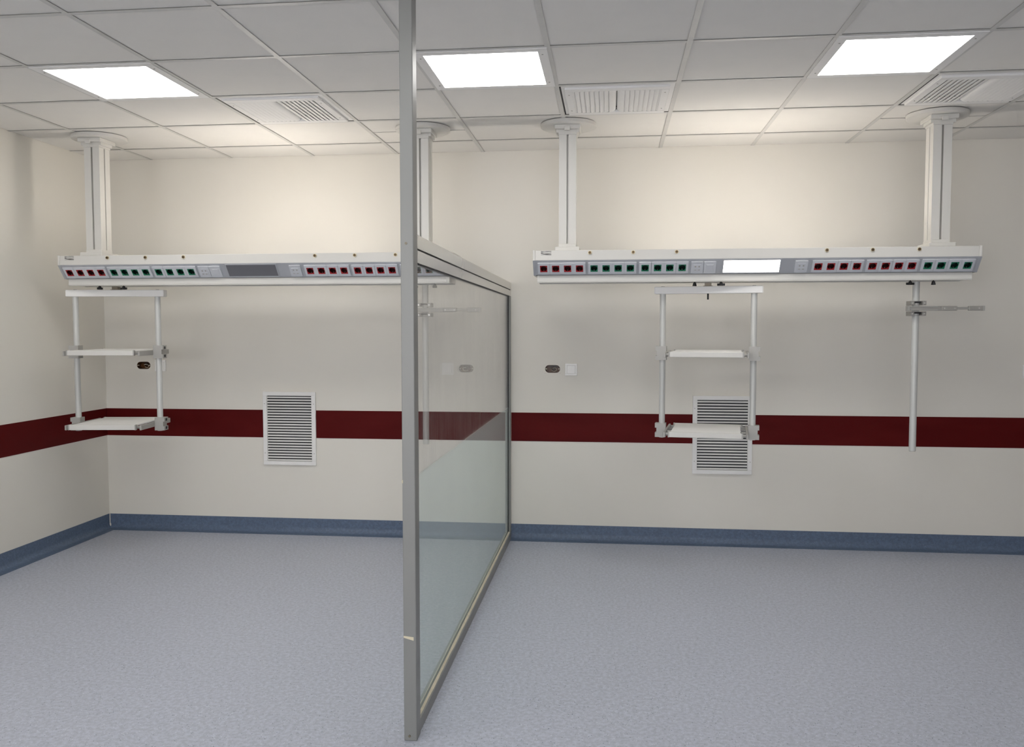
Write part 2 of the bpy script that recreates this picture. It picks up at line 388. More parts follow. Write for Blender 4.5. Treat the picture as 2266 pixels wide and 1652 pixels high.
LAB = ['lit square ceiling light panel in the tile diagonally in front of the corner column',
       'lit square ceiling light panel nearest the top of the tall partition post',
       'lit square ceiling light panel over the bay with the lit reading lamp']
for (i, j), k in LIGHTS.items():
    make_light('ceiling_light', LAB[k], (gx[i]+gx[i+1])/2, (gy[j]+gy[j+1])/2, 'panel', 'recessed ceiling light panels')
for (i, j), k in BACK.items():
    make_light('ceiling_light', ['square ceiling light panel along the side wall, behind the partition post', 'square ceiling light panel further out than the tall partition post'][k], (gx[i]+gx[i+1])/2, (gy[j]+gy[j+1])/2, 'panel_back', 'ceiling light panels away from the pendants')

# ------------------------------------------------------------------ air diffusers in the ceiling
blade_mesh = {}
def make_vent(label, cx, cy):
    t = thing('air_diffuser', label, 'air vent', (cx, cy, H), group='louvred ceiling air vents')
    b = new(); w = 0.287
    q = 0.262
    for (x0, x1, y0, y1) in ((-w+0.008, w, -w, -q), (-w+0.008, w, q, w-0.014), (-w+0.008, -q, -q, q), (q, w, -q, q)):
        box(b, cx+x0, cx+x1, cy+y0, cy+y1, H+0.001, H+0.006)
    obj('outer_flange', b, 'white2', t)
    b = new(); q2 = 0.215; qx = 0.222
    for (x0, x1, y0, y1) in ((-q, q, -q, -q2), (-q, q, q2, q), (-q, -qx, -q2, q2), (qx, q, -q2, q2)):
        box(b, cx+x0, cx+x1, cy+y0, cy+y1, H-0.010, H+0.006, 0.002)
    obj('core_frame', b, 'white2', t)
    b = new(); box(b, cx-w+0.0005, cx+w-0.0005, cy+w-0.0135, cy+w-0.0005, H+0.0012, H+0.004); box(b, cx-w+0.0005, cx-w+0.0078, cy-w, cy+w-0.0135, H+0.0012, H+0.004); obj('foam_seal', b, 'rubber', t)  # black strips laid in the edge gaps as their painted shade
    b = new(); box(b, cx-0.24, cx+0.24, cy-0.24, cy+0.24, H+0.03, H+0.035); obj('damper_box', b, 'white2', t)
    n = 9; pitch = 2*qx/18.0
    if 0 not in blade_mesh:
        b = new(); K = 6; pa, pb = [], []
        for k in range(K+1):                                     # curved blade: starts vertical, sweeps sideways
            a = math.pi/2*k/K
            pa.append((0.036*(1-math.cos(a)) - 0.010, 0.010 - 0.020*math.sin(a)))
        pb = [(x+0.0015, z+0.0012) for x, z in pa]
        prism(b, pa + pb[::-1], -q2+0.001, q2-0.001, 'y')
        blade_mesh[0] = obj('blade', b, 'white2', t, smooth=True, local=True); first = True
    else: first = False
    src = blade_mesh[0]
    for s in (-1, 1):
        for k in range(n):
            x = s*(pitch*(k+0.5))
            if first and s == -1 and k == 0: o = src; o.parent = t
            else: o = inst(src, t)
            o.location = (x, 0, 0); o.rotation_euler = (0, 0, 0 if s > 0 else math.pi)
    s0 = None
    for sx in (-1, 1):
        for sy in (-1, 1):
            b = new()
            if s0 is None: cyl(b, (0, 0, -0.0115), 'z', 0.0035, 0.002, 8); s0 = o = obj('screw', b, 'clamp', t, local=True)
            else: b.free(); o = inst(s0, t)
            o.location = (sx*0.243, sy*0.16, 0)
    return t
VL = ['white curved-blade ceiling air vent beside the light panel by the corner',
      'white curved-blade ceiling air vent just in front of the pendant column nearest the glass partition',
      'white curved-blade ceiling air vent next to the light over the bay with the lit lamp']
for (i, j), k in VENTS.items(): make_vent(VL[k], (gx[i]+gx[i+1])/2, (gy[j]+gy[j+1])/2)

# ------------------------------------------------------------------ wall grilles
def make_grille(label, x0, x1, z0, z1, group):
    cx, cz = (x0+x1)/2, (z0+z1)/2
    t = thing('wall_grille', label, 'air grille', (cx, 0, cz), group=group)
    ix0, ix1, iz0, iz1 = x0+0.030, x1-0.030, z0+0.028, z1-0.028
    b = new()
    for (a, c, d, e) in ((x0, x1, z0, iz0), (x0, x1, iz1, z1), (x0, ix0, iz0, iz1), (ix1, x1, iz0, iz1)):
        box(b, a, c, -0.016, -0.0001, d, e, 0.0015)
    obj('frame', b, 'white2', t)
    b = new(); box(b, ix0, ix1, -0.0012, -0.0002, iz0, iz1); obj('backing', b, 'rubber', t)
    n = 24; p = (iz1-iz0)/n; src = None
    for k in range(n):
        if src is None:
            b = new(); L = (ix1-ix0)/2 - 0.0002
            prism(b, [(-0.0148, -p*0.30), (-0.0138, -p*0.36), (-0.0040, p*0.10), (-0.0050, p*0.16)], -L, L, 'x'); src = o = obj('slat', b, 'white2', t, local=True)
        else: o = inst(src, t)
        o.location = (0, 0, iz0 + p*(k+0.5) - cz)
    s0 = None
    for sx in (x0+0.013, x1-0.013):
        for sz in (z0+0.085, z1-0.085):
            if s0 is None:
                b = new(); cyl(b, (0, -0.0168, 0), 'y', 0.0032, 0.002, 8); s0 = o = obj('screw', b, 'clamp', t, local=True)
            else: o = inst(s0, t)
            o.location = (sx-cx, 0, sz-cz)
make_grille('white slatted wall grille standing free below the pendant with the unlit lamp', 0.808, 1.196, 0.489, 1.013, 'wall grilles interrupting the red band')
make_grille('white slatted wall grille partly hidden behind the hanging shelf rack', 3.829, 4.223, 0.480, 1.009, 'wall grilles interrupting the red band')

# ------------------------------------------------------------------ wall switches and open junction boxes
def make_switch(label, cx, cz, w=0.082):
    t = thing('wall_switch', label, 'switch', (cx, 0, cz), group='white wall switches')
    h = w/2; q = w*0.335
    b = new()
    for (a, c, d, e) in ((-h, h, -h, -q), (-h, h, q, h), (-h, -q, -q, q), (q, h, -q, q)):
        box(b, cx+a, cx+c, -0.011, -0.0001, cz+d, cz+e, 0.0015)
    obj('frame', b, 'switch', t)
    b = new(); prism(b, [(-0.0001, cz-q+0.001), (-0.014, cz-q+0.001), (-0.0095, cz+q-0.001), (-0.0001, cz+q-0.001)], cx-q+0.001, cx+q-0.001, 'x')
    obj('rocker', b, 'switch', t)
make_switch('white rocker switch beside the open amber box near the glass partition', 3.008, 1.182)
make_switch('white rocker switch behind the tube of the shelf rack near the corner', 0.037, 1.196)
make_switch('white rocker switch on bare wall beyond the pendant end with green sockets', 5.965, 1.184, 0.088)
def oval(hw, hz, n=10):
    r = hz; c = hw-hz; pts = []
    for k in range(n+1): a = -math.pi/2 + math.pi*k/n; pts.append((c + r*math.cos(a), r*math.sin(a)))
    for k in range(n+1): a = math.pi/2 + math.pi*k/n; pts.append((-c + r*math.cos(a), r*math.sin(a)))
    return pts
def ring(b, outer, inner, y0, y1):
    n = len(outer)
    V = [[b.verts.new((p[0], y, p[1])) for p in L] for L, y in ((outer, y0), (inner, y0), (inner, y1), (outer, y1))]
    for i in range(n):
        k = (i+1) % n
        for a in range(4):
            c = (a+1) % 4
            b.faces.new((V[a][i], V[a][k], V[c][k], V[c][i]))
def make_jbox(label, cx, cz):
    t = thing('junction_box', label, 'junction box', (cx, 0, cz), group='open amber junction boxes in the wall')
    # wall patch closing the rectangular opening around the oval cup
    b = new(); rect = []
    o_ = oval(0.0515, 0.0265); c_ = oval(0.0500, 0.0250)
    for x, z in o_:
        s = min(0.0545/abs(x) if x else 9, 0.030/abs(z) if z else 9); rect.append((x*s, z*s))
    ring(b, rect, o_, -0.0004, 0.004); obj('plaster_rim', b, 'wall', t, local=True)
    b = new(); ring(b, o_, c_, -0.0012, 0.050); 
    f = [b.verts.new((p[0], 0.048, p[1])) for p in c_]; b.faces.new(f)
    obj('cup', b, 'amber', t, local=True)
    for s in (-1, 1):
        b = new(); box(b, s*0.044-0.006, s*0.044+0.006, -0.0008, 0.010, -0.0025, 0.0025, 0.001); obj('fixing_lug', b, 'cream', t, local=True)
    b = new(); cyl(b, (0.004, 0.02, 0.002), 'y', 0.011, 0.028, 16, cap=False); obj('knockout', b, 'amber', t, local=True)
    # looped wire
    pts = []
    for k in range(22):
        a = 2.5 - 5.2*k/21
        pts.append(Vector((0.010 + (0.015+0.0002*k)*math.cos(a), 0.006 + 0.0012*k, -0.004 + (0.0105+0.0002*k)*math.sin(a))))
    b = new(); R = 0.0016; rings = []
    for k, p in enumerate(pts):
        d = (pts[min(k+1, 21)] - pts[max(k-1, 0)]).normalized(); s = d.cross(Vector((0, 1, 0.01))).normalized(); u = s.cross(d)
        rings.append([b.verts.new(p + s*R*math.cos(q*math.pi/3) + u*R*math.sin(q*math.pi/3)) for q in range(6)])
    for k in range(21):
        for q in range(6): b.faces.new((rings[k][q], rings[k][(q+1) % 6], rings[k+1][(q+1) % 6], rings[k+1][q]))
    b.faces.new(rings[0]); b.faces.new(rings[-1][::-1])
    obj('wire', b, 'cream', t, smooth=True, local=True)
make_jbox('open oval amber junction box near the corner behind the shelf rack', *OV[0])
make_jbox('open oval amber junction box on the wall near the glass partition', *OV[1])

# ------------------------------------------------------------------ ceiling pendants (supply beams)
BX = [-0.128, 2.824]; BL = 2.47
SA, SB = Vector((0, -0.9, 1.856)), Vector((0, -0.835, 1.776))      # sloped socket face, upper and lower edge
sdir = (SB-SA).normalized(); nrm = Vector((1, 0, 0)).cross(-sdir)
SLOPE = Matrix((Vector((1, 0, 0)), -sdir, nrm)).transposed().to_4x4()
SLEN = (SB-SA).length
def make_pendant(x0):
    og = Vector((x0+BL/2, -0.73, 1.729))
    t = thing('ceiling_pendant', 'long white supply beam with unlit grey lamp, near the corner', 'medical pendant', og, group='ceiling-hung supply beams')
    xa, xb = x0+0.014, x0+BL-0.014
    b = new(); box(b, xa, xb, -0.9, -0.56, 1.856, 1.914, 0.003, 2); obj('upper_box', b, 'white', t)
    core = [(-0.855, 1.856), (-0.855, 1.850), (-0.800, 1.7775), (-0.660, 1.7775), (-0.600, 1.850), (-0.600, 1.856)]
    b = new(); prism(b, core, xa, xb, 'x'); obj('beam_core', b, 'rubber', t)
    # sloped sheet with a square cut-out behind every socket
    SOCK = [0.062, 0.132, 0.201, 0.270, 0.354, 0.423, 0.492, 0.562, 0.646, 0.717, 0.786, 0.856, 1.608, 1.677, 1.747, 1.817, 1.901, 1.971, 2.041, 2.111, 2.196, 2.266, 2.336, 2.405]
    b = new(); ua, ub = 0.0525-0.0245, 0.0525+0.0245
    def sheet(xl, xr, u0, u1):
        vb = len(b.verts); box(b, xl, xr, -u1, -u0, -0.004, 0.0); b.verts.ensure_lookup_table()
        for v in b.verts[vb:]: v.co = Vector((v.co.x, SA.y, SA.z)) + sdir*(-v.co.y) + nrm*v.co.z
    sheet(xa, xb, 0.0, ua); sheet(xa, xb, ub, SLEN); xc = xa
    for q in SOCK: sheet(xc, x0+q-0.0245, ua, ub); xc = x0+q+0.0245
    sheet(xc, xb, ua, ub)
    prism(b, [(-0.565, 1.856), (-0.625, 1.776), (-0.629, 1.779), (-0.569, 1.859)], xa, xb, 'x')
    obj('socket_panel', b, 'alu_panel', t)
    b = new(); box(b, x0+0.020, x0+BL-0.020, -0.828, -0.632, 1.7365, 1.7755, 0.002, 1); box(b, x0+0.020, x0+BL-0.020, -0.826, -0.80, 1.733, 1.7365); box(b, x0+0.020, x0+BL-0.020, -0.66, -0.634, 1.733, 1.7365)
    obj('lower_channel', b, 'white', t)
    for s, (a, c) in enumerate(((x0, xa), (xb, x0+BL))):
        b = new(); box(b, a, c, -0.902, -0.558, 1.855, 1.916, 0.003, 2); e = obj('end_cap', b, 'white', t)
        b = new(); prism(b, [(-0.901, 1.855), (-0.836, 1.774), (-0.624, 1.774), (-0.559, 1.855)], a, c, 'x'); obj('cap_skirt', b, 'alu_panel', e)
    # columns with ceiling plate, head and foot
    for cx in (x0+0.197, x0+2.274):
        yc = -0.772; hx, hy = 0.050, 0.056; yd = -0.738
        zt = 2.600; zb = 1.945
        b = new()
        # hollow-grooved extrusion: outline with a slot in each face
        g = 0.0055; d = 0.026
        pts = [(-hx, -hy), (-g, -hy), (-g, -hy+d), (g, -hy+d), (g, -hy), (hx, -hy), (hx, -g), (hx-d, -g), (hx-d, g), (hx, g), (hx, hy), (g, hy), (g, hy-d), (-g, hy-d), (-g, hy), (-hx, hy), (-hx, g), (-hx+d, g), (-hx+d, -g), (-hx, -g)]
        prism(b, [(cx+x, yc+y) for x, y in pts], zb, zt, 'z')
        col = obj('column', b, 'white', t)
        b = new(); cyl(b, (cx, yd, H-0.020), 'z', 0.163, 0.0195, 56); cyl(b, (cx, yd, H-0.026), 'z', 0.150, 0.006, 56, 0.163)
        obj('cover_disc', b, 'white', col, smooth=True)
        b = new(); box(b, cx-0.075, cx+0.075, yc-0.085, yc+0.085, H-0.050, H-0.026, 0.003, 1); box(b, cx-0.018, cx+0.014, yc-0.098, yc-0.084, H-0.062, H-0.040, 0.002)
        box(b, cx-0.066, cx-0.046, yc-0.06, yc+0.06, H-0.068, H-0.050); box(b, cx+0.046, cx+0.066, yc-0.06, yc+0.06, H-0.068, H-0.050)
        obj('mounting_head', b, 'white', col)
        b = new(); box(b, cx-0.054, cx+0.054, yc-0.061, yc+0.061, 2.588, H-0.050, 0.002)
        obj('collar', b, 'white', col)
        b = new(); box(b, cx-0.072, cx+0.072, yc-0.095, yc+0.095, 1.914, 1.938, 0.005, 2); box(b, cx-0.052, cx+0.052, yc-0.060, yc+0.060, 1.938, 1.958, 0.003)
        obj('foot_flange', b, 'white', col)
        for sx in (-0.0556, 0.0556):
            b = new(); cyl(b, (cx+sx-0.0015, yc-0.03, 2.606), 'x', 0.004, 0.003, 10); obj('set_screw', b, 'clamp', col)
    # indirect lamp on top
    b = new(); box(b, x0+1.02, x0+1.52, -0.715, -0.565, 1.9135, 1.9155); up = obj('uplight_tray', b, 'white', t)
    for k in range(8):
        b = new(); cyl(b, (x0+1.05+0.0615*k, -0.700, 1.9235), 'y', 0.0075, 0.120, 14); obj('lamp_tube', b, 'uplight', up, smooth=True)
    # gas outlets
    src = None
    for dx in (0.330, 0.577, 0.822, 1.647, 1.892, 2.139):
        if src is None:
            b = new(); cyl(b, (0, -0.9035, 0), 'y', 0.0125, 0.0045, 20); src = o = obj('gas_outlet', b, 'cream', t, smooth=True, local=True)
            b = new(); cyl(b, (0, -0.9095, 0), 'y', 0.0085, 0.007, 14); k1 = obj('nipple', b, 'brass', o, smooth=True, local=True)
            b = new(); cyl(b, (0, -0.9105, 0), 'y', 0.004, 0.002, 10); k2 = obj('bore', b, 'rubber', o, local=True)
        else:
            o = inst(src, t); inst(k1, o); inst(k2, o)
        o.location = Vector((x0+dx, 0, 1.8985)) - Vector((og.x, og.y, og.z))
    # rating sticker
    b = new(); box(b, x0+0.048, x0+0.108, -0.9012, -0.9002, 1.886, 1.911); o = obj('rating_sticker', b, 'print', t); o['label'] = 'small grey sticker with fine print'
    # socket modules on the sloped face
    def plate_outline(w, h, sag=0.0028, n=7):
        pts = []
        for k in range(n): x = -w/2 + w*k/(n-1); pts.append((x, -h/2 - sag*(1-(2*x/w)**2)))
        for k in range(n): x = w/2 - w*k/(n-1); pts.append((x, h/2 + sag*0.4*(1-(2*x/w)**2)))
        return pts
    def insert_bm(q, r, depth, z1):
        b = new(); n = 32; sq, ci, cb = [], [], []
        for k in range(n):
            a = 2*math.pi*k/n + math.pi/4; x, y = math.cos(a), math.sin(a); m = max(abs(x), abs(y))
            sq.append(b.verts.new((x/m*q, y/m*q, z1))); ci.append(b.verts.new((x*r, y*r, z1))); cb.append(b.verts.new((x*r*0.96, y*r*0.96, z1-depth)))
        base = [b.verts.new((v.co.x, v.co.y, z1-0.004)) for v in sq]
        for k in range(n):
            j = (k+1) % n
            b.faces.new((sq[k], sq[j], ci[j], ci[k])); b.faces.new((base[k], base[j], sq[j], sq[k]))
            b.faces.new((ci[k], ci[j], cb[j], cb[k]))
        return b
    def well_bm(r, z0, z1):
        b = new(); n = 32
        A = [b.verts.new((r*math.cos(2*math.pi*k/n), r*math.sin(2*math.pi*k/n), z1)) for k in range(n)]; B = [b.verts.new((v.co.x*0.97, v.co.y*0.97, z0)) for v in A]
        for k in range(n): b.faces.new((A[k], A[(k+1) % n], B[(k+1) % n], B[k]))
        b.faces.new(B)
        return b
    protos = {}
    def module(kind, dx):
        u = 0.0525
        mt = Matrix.Translation(Vector((x0+dx, 0, 0)) + Vector((0, SA.y, SA.z)) + sdir*u + nrm*0.001 - og) @ SLOPE
        if kind in protos:
            src = protos[kind]; o = inst(src, t, mtx=mt)
            for ch in src.children: inst(ch, o)
            return
        b = new()
        if kind in ('red', 'green'):
            # frame plate with a square opening for the coloured insert
            out = plate_outline(0.0688, 0.076); q = 0.0232; inn = []
            for x, y in out:
                m = max(abs(x), abs(y)); inn.append((x/m*q, y/m*q))
            n = len(out)
            V = [[b.verts.new((p[0], p[1], z)) for p in L] for L, z in ((out, 0.0), (out, 0.0075), (inn, 0.009), (inn, 0.0))]
            for i in range(n):
                k = (i+1) % n
                for a in range(3): b.faces.new((V[a][i], V[a][k], V[a+1][k], V[a+1][i]))
            o = obj('power_socket', b, 'module', t, local=True)
            o['label'] = '%s power socket in a pale grey plate' % kind
            obj('socket_insert', insert_bm(0.0228, 0.0190, 0.003, 0.0085), kind, o, local=True)
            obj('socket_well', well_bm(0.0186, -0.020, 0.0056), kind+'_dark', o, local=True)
            for sy in (-1, 1):
                b = new(); cyl(b, (0, sy*0.0165, -0.006), 'z', 0.0018, 0.009, 8); obj('earth_clip', b, 'steel', o, local=True)
        elif kind == 'data':
            prism(b, plate_outline(0.0688, 0.076), 0, 0.008, 'z'); o = obj('data_outlet', b, 'module', t, local=True)
            b = new(); box(b, -0.0225, 0.0225, -0.0225, 0.0225, 0.008, 0.0105, 0.001); obj('outlet_insert', b, 'module', o, local=True)
            for sx in (-0.0105, 0.0105):
                b = new(); box(b, sx-0.006, sx+0.006, -0.0155, -0.0125, 0.0105, 0.0125); obj('port_lip', b, 'clamp', o, local=True)
                b = new(); box(b, sx-0.004, sx+0.004, 0.004, 0.0125, 0.0105, 0.0110); obj('port', b, 'clamp', o, local=True)
        else:
            prism(b, plate_outline(0.0688, 0.076), 0, 0.008, 'z'); o = obj('blank_plate', b, 'module', t, local=True)
            b = new(); box(b, -0.0225, 0.0225, -0.0225, 0.0225, 0.008, 0.0100, 0.001); box(b, -0.016, 0.016, 0.013, 0.018, 0.0100, 0.0115); obj('push_cover', b, 'module', o, local=True)
        o.matrix_local = mt; protos[kind] = o
    for dx in (0.062, 0.132, 0.201, 0.270): module('red', dx)
    for dx in (0.354, 0.423, 0.492, 0.562, 0.646, 0.717, 0.786, 0.856): module('green', dx)
    module('data', 0.940); module('blank', 1.011); module('data', 1.516)
    for dx in (1.608, 1.677, 1.747, 1.817, 1.901, 1.971, 2.041, 2.111): module('red', dx)
    for dx in (2.196, 2.266, 2.336, 2.405): module('green', dx)
    # reading lamp
    b = new(); w = 0.311; h = 0.083
    def local_box(bm_, xa_, xb_, ya_, yb_, za_, zb_): box(bm_, xa_, xb_, ya_, yb_, za_, zb_)
    for (a, c, d, e) in ((-w/2-0.006, w/2+0.006, -h/2-0.005, -h/2), (-w/2-0.006, w/2+0.006, h/2, h/2+0.005), (-w/2-0.006, -w/2, -h/2, h/2), (w/2, w/2+0.006, -h/2, h/2)):
        box(b, a, c, d, e, -0.001, 0.0035)
    mt = Matrix.Translation(Vector((x0+1.2425, 0, 0)) + Vector((0, SA.y, SA.z)) + sdir*0.0500 + nrm*0.001 - og) @ SLOPE
    fr = obj('lamp_frame', b, 'alu_panel', t, local=True); fr.matrix_local = mt
    b = new(); box(b, -w/2+0.0003, w/2-0.0003, -h/2+0.0003, h/2-0.0003, -0.0005, 0.002); ln = obj('lamp_cover', b, 'lamp_off', fr, local=True)
    return t
p1 = make_pendant(BX[0])
p2 = copy_tree(p1); p2.location.x += BX[1]-BX[0]
p2['label'] = 'long white supply beam with the lit reading lamp, beyond the glass partition'
for ch in p2.children:
    if ch.name.startswith('lamp_frame'):
        c = ch.children[0]; c.data = c.data.copy(); c.data.materials[0] = M['lamp_on']

# ------------------------------------------------------------------ shelf racks hanging under the beams
def wing_knob(b, x, z, rot):
    cyl(b, (x, 0, z-0.010), 'z', 0.0035, 0.014, 8); cyl(b, (x, 0, z-0.027), 'z', 0.0125, 0.020, 12, 0.008)
    c, s = math.cos(rot), math.sin(rot)
    vb = len(b.verts); box(b, -0.022, 0.022, -0.006, 0.006, z-0.027, z-0.014, 0.002)
    b.verts.ensure_lookup_table()
    for v in b.verts[vb:]: v.co = Vector((x + v.co.x*c - v.co.y*s, v.co.x*s + v.co.y*c, v.co.z))
def make_rack(cx, ang, label, lever):
    t = thing('shelf_rack', label, 'shelf rack', (cx, -0.73, 0.0), math.radians(ang), group='two-shelf racks hanging from the supply beams')
    t.location.z = 0.812; Z = -0.812
    def add(name, b, m, parent=t, smooth=False):
        bmesh.ops.translate(b, verts=b.verts[:], vec=Vector((0, 0, Z)))
        return obj(name, b, m, parent, smooth=smooth, local=True)
    b = new(); box(b, -0.308, 0.308, -0.028, 0.028, 1.667, 1.709, 0.003, 2); tb = add('top_bar', b, 'white2')
    for s in (-1, 1):
        b = new(); box(b, s*0.3085-0.002, s*0.3085+0.002, -0.026, 0.026, 1.669, 1.707); add('end_plug', b, 'white2', tb)
    if lever:
        b = new(); cyl(b, (0, -0.031, 1.694), 'y', 0.0085, 0.004, 14); add('bolt_cap', b, 'white2', tb)
        b = new(); cyl(b, (0.0, 0.0, 1.632), 'z', 0.0052, 0.036, 12); add('stop_pin', b, 'black', tb, True)
    for s in (-1, 1):
        b = new(); cyl(b, (s*0.2615, 0, 1.709), 'z', 0.010, 0.0035, 14); add('tube_nut', b, 'clamp', tb)
    b = new(); box(b, -0.019, 0.019, -0.02, 0.02, 1.711, 1.729, 0.001); box(b, -0.027, 0.027, -0.025, 0.025, 1.709, 1.7125, 0.001); add('swivel_bracket', b, 'bronze')
    for s, r in ((-1, 0.5), (1, -0.25)):
        b = new(); wing_knob(b, s*0.075, 1.7365, r + 0.9*(s < 0)); bmesh.ops.translate(b, verts=b.verts[:], vec=Vector((0, -0.06, 0))); add('wing_knob', b, 'black', smooth=True)
    for s in (-1, 1):
        b = new(); cyl(b, (s*0.2615, 0, 0.812), 'z', 0.0178, 1.667-0.812, 32); add('tube', b, 'tube', smooth=True)
    for zc, zp in ((1.3165, 1.331), (0.857, 0.874)):
        sh = None
        # tray
        b = new(); box(b, -0.195, 0.195, -0.232, 0.232, zp-0.012, zp, 0.004, 2)
        sh = add('shelf', b, 'white2')
        for sy in (-1, 1):
            b = new(); box(b, -0.203, 0.203, sy*0.231-0.009, sy*0.231+0.009, zp-0.031, zp+0.0005, 0.003, 2); add('edge_rail', b, 'white', sh)
        for s in (-1, 1):
            for sy in (-1, 1):
                b = new(); box(b, s*0.2045-0.004, s*0.2045+0.004, sy*0.231-0.010, sy*0.231+0.010, zp-0.032, zp+0.0015, 0.001); add('corner_cap', b, 'clamp', sh)
        for s in (-1, 1):
            for yy in (-0.20, -0.07, 0.07, 0.20):
                b = new(); cyl(b, (s*0.198, yy, zp-0.018), 'x', 0.0085, s*0.034, 12); add('spacer', b, 'clamp', sh, True)
        for s in (-1, 1):
            # cast clamp gripping the tube, notched on its outer side
            b = new(); xi, xo = s*0.2375, s*0.300; hh = 0.041
            x_ = sorted((xi, xo))
            pts = [(xi, zc-hh), (xi, zc+hh), (xo, zc+hh), (xo, zc+hh*0.36), (xo-s*0.009, zc+hh*0.36), (xo-s*0.009, zc-hh*0.36), (xo, zc-hh*0.36), (xo, zc-hh)]
            prism(b, pts, -0.030, 0.030, 'y'); cl = add('clamp', b, 'clamp')
            for zz in (zc+0.026, zc-0.026):
                b = new(); box(b, min(xo, xo+s*0.001), max(xo, xo+s*0.001), -0.012, 0.012, zz-0.008, zz+0.008); add('clamp_slot', b, 'rubber', cl)
            b = new(); box(b, s*0.2305-0.006, s*0.2305+0.006, -0.225, 0.225, zp-0.034, zp-0.004, 0.002); add('side_rail', b, 'clamp', cl)
    return t
make_rack(0.150, 6.5, 'white two-shelf rack hanging near the corner, turned slightly outward', False)
make_rack(3.842, -8.0, 'white two-shelf rack hanging in front of the wall grille', True)

# ------------------------------------------------------------------ infusion poles
def make_pole(cx, label):
    t = thing('infusion_pole', label, 'pole', (cx, -0.73, 0.758), group='poles with a folding arm hanging from the supply beams')
    def at(b): return b
    b = new(); cyl(b, (cx, -0.73, 0.758), 'z', 0.0190, 1.729-0.758, 32); obj('tube', b, 'tube', t, smooth=True)
    b = new(); cyl(b, (cx, -0.73, 0.755), 'z', 0.0175, 0.004, 24); obj('end_plug', b, 'clamp', t, smooth=True)
    for dx, r in ((-0.053, 0.1), (0.072, 1.35)):
        b = new(); wing_knob(b, 0, 1.735, r); bmesh.ops.translate(b, verts=b.verts[:], vec=Vector((cx+dx, -0.79, 0))); obj('wing_knob', b, 'black', t, smooth=True)
    # clamp: two lugged halves with a window showing the tube
    cl = None
    for zc in (1.606, 1.546):
        b = new()
        for s in (-1, 1): box(b, cx+s*0.0325-0.0105, cx+s*0.0325+0.0105, -0.775, -0.700, zc-0.012, zc+0.012, 0.001)
        box(b, cx-0.023, cx+0.023, -0.775, -0.770, zc+0.0095, zc+0.012); box(b, cx-0.023, cx+0.023, -0.775, -0.770, zc-0.012, zc-0.0095)
        box(b, cx-0.023, cx+0.023, -0.712, -0.700, zc-0.012, zc+0.012)
        cl = obj('clamp', b, 'cast', t)
        for s in (-1, 1):
            b = new(); cyl(b, (cx+s*0.0325, -0.777, zc), 'y', 0.0042, 0.003, 12); obj('clamp_bolt', b, 'steel', cl, smooth=True)
        b = new(); box(b, cx-0.0215, cx+0.0215, -0.7525, -0.7495, zc+0.0005, zc+0.0095); obj('clamp_liner', b, 'rubber', cl)
    # folding arm
    b = new(); za = 1.5755; ya = -0.785
    box(b, cx-0.060, cx+0.170, ya-0.003, ya+0.020, za-0.0125, za+0.0125, 0.002)
    arm = obj('arm', b, 'cast', t)
    b = new(); box(b, cx-0.045, cx+0.100, ya-0.006, ya-0.003, za+0.0070, za+0.0120, 0.001); box(b, cx-0.045, cx+0.100, ya-0.006, ya-0.003, za-0.0120, za-0.0070, 0.001); obj('arm_lip', b, 'clamp', arm)
    b = new(); box(b, cx-0.066, cx-0.052, ya-0.008, ya+0.022, za-0.0145, za+0.0145, 0.002); obj('arm_stop', b, 'clamp', arm)
    b = new(); box(b, cx+0.120, cx+0.205, ya-0.007, ya+0.020, za-0.0125, za+0.0125, 0.003); box(b, cx+0.205, cx+0.270, ya, ya+0.018, za-0.007, za+0.007, 0.001); obj('arm_joint', b, 'cast', arm)
    b = new(); box(b, cx+0.268, cx+0.346, ya-0.007, ya+0.020, za-0.0128, za+0.0128, 0.003); obj('arm_head', b, 'cast', arm)
    b = new(); box(b, cx+0.340, cx+0.350, ya-0.009, ya+0.021, za-0.0135, za+0.0135, 0.001); obj('arm_tip', b, 'clamp', arm)
    for dx in (0.135, 0.190, 0.320):
        b = new(); cyl(b, (cx+dx, ya-0.0085, za), 'y', 0.0038, 0.002, 10); obj('rivet', b, 'steel', arm)
make_pole(2.151, 'grey pole with folding arm seen through the glass partition')
make_pole(5.009, 'grey pole with folding arm hanging free under the beam end with green sockets')

# ------------------------------------------------------------------ glass partition
PX0, PX1 = 2.5535, 2.594
pt = thing('glass_partition', 'aluminium framed glass partition with frosted lower half and tall post', 'partition', (2.5735, -2.92, 0.0))
b = new(); box(b, 2.552, 2.5985, -2.968, -2.906, 0.0, H-0.0005, 0.003, 2); post = obj('post', b, 'alu_frame', pt)
YN, YW = -2.906, -0.0005
def rail(name, zn0, zn1, zw0, zw1, m, x0=PX0, x1=PX1, y0=YN, y1=YW, parent=pt):
    # bar running from the post to the wall with slightly different end heights
    def zz(y, a, c): return a + (c-a)*(y-YN)/(YW-YN)
    b = new(); vs_ = []
    for y in (y0, y1):
        for x in (x0, x1):
            for (a, c) in ((zn0, zw0), (zn1, zw1)): vs_.append(b.verts.new((x, y, zz(y, a, c))))
    for f in ((0, 1, 3, 2), (4, 6, 7, 5), (0, 4, 5, 1), (2, 3, 7, 6), (1, 5, 7, 3), (0, 2, 6, 4)): b.faces.new([vs_[i] for i in f])
    return obj(name, b, m, parent)
rail('top_rail', 1.7495, 1.7975, 1.7295, 1.7765, 'alu_rail', y1=-2.226)
rail('top_rail', 1.7490, 1.7965, 1.7290, 1.7755, 'alu_rail', x1=PX1-0.0008, x0=PX0+0.0008, y0=-2.224)
rail('gasket', 1.7435, 1.7495, 1.7225, 1.7295, 'rubber', x0=PX0+0.007, x1=PX1-0.007)
rail('header', 1.7000, 1.7435, 1.6840, 1.7225, 'alu_rail', x0=PX0+0.003, x1=PX1-0.0025)
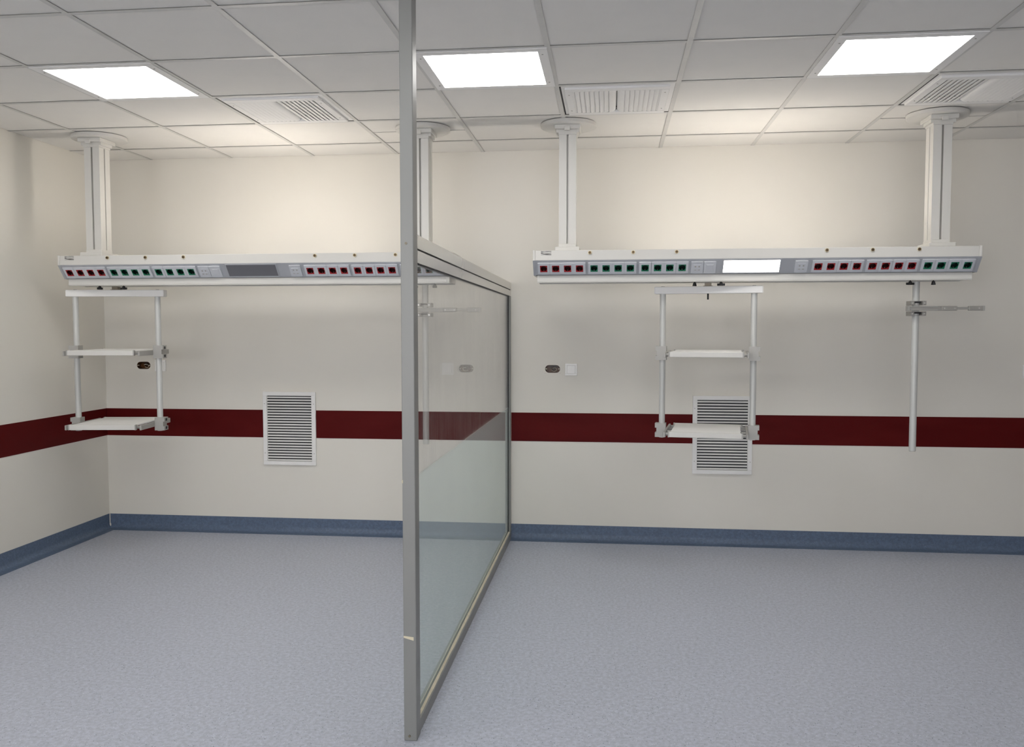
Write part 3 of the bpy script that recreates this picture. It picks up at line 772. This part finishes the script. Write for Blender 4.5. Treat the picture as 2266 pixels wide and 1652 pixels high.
rail('glazing_gasket', 1.6960, 1.7000, 1.6800, 1.6840, 'rubber', x0=2.5655, x1=2.5865)
rail('bottom_rail', 0.0, 0.046, 0.0, 0.052, 'alu_frame')
b = new(); box(b, 2.557, 2.592, -0.040, -0.0005, 0.053, 1.684, 0.001); obj('wall_stile', b, 'alu_frame', pt)
b = new(); box(b, 2.5695, 2.5825, -0.046, -0.040, 0.053, 1.684); obj('stile_gasket', b, 'rubber', pt)
def pane(name, zn0, zw0, zn1, zw1, m):
    b = new()
    gv = [b.verts.new(p) for p in ((2.5715, -2.905, zn0), (2.5715, -0.046, zw0), (2.5715, -0.046, zw1), (2.5715, -2.905, zn1))]
    gw = [b.verts.new(v.co + Vector((0.008, 0, 0))) for v in gv]
    b.faces.new(gv); b.faces.new(gw[::-1])
    for i in range(4): b.faces.new((gv[i], gv[(i+1) % 4], gw[(i+1) % 4], gw[i]))
    return obj(name, b, m, pt)
gp = pane('glass_pane', 0.9312, 0.9187, 1.696, 1.680, 'glass'); gp['label'] = 'clear upper half of the pane'
fo = pane('frosted_pane', 0.047, 0.053, 0.9310, 0.9185, 'film'); fo['label'] = 'frosted lower half of the pane'
def bead(x0, x1, name='sealant_bead'):
    b = new(); n = 60; A = []
    for k in range(n+1):
        y = -2.905 + (2.905-0.046)*k/n; z = 0.046 + 0.006*k/n; j = random.uniform(-0.0012, 0.0012)
        A.append([b.verts.new(q) for q in ((x0, y, z), (x1+ (j if x1 > x0 else -j), y, z), (x0, y, z+0.007+j))])
    for k in range(n):
        for i in range(3): b.faces.new((A[k][i], A[k][(i+1) % 3], A[k+1][(i+1) % 3], A[k+1][i]))
    o = obj(name, b, 'seal', pt); o['label'] = 'beige sealant bead along the foot of the glass'
bead(2.5800, 2.5880); bead(2.5712, 2.5640)
b = new(); bmv = [(2.553, 0.7955), (2.589, 0.7920), (2.589, 0.7795), (2.553, 0.7890)]
prism(b, [(x, z-0.415) for x, z in bmv], -2.9688, -2.9681, 'y'); o = obj('tape_strip', b, 'tape', post); o['label'] = 'cream masking tape strip stuck across the post'
b = new(); box(b, 2.5505, 2.5545, -2.9690, -2.955, 0.925, 0.936); o = obj('tape_scrap', b, 'tape', post)
for zz in (1.760, 0.018):
    b = new(); cyl(b, (2.572, -2.9705, zz), 'y', 0.0045, 0.003, 12); obj('screw', b, 'bronze', post)
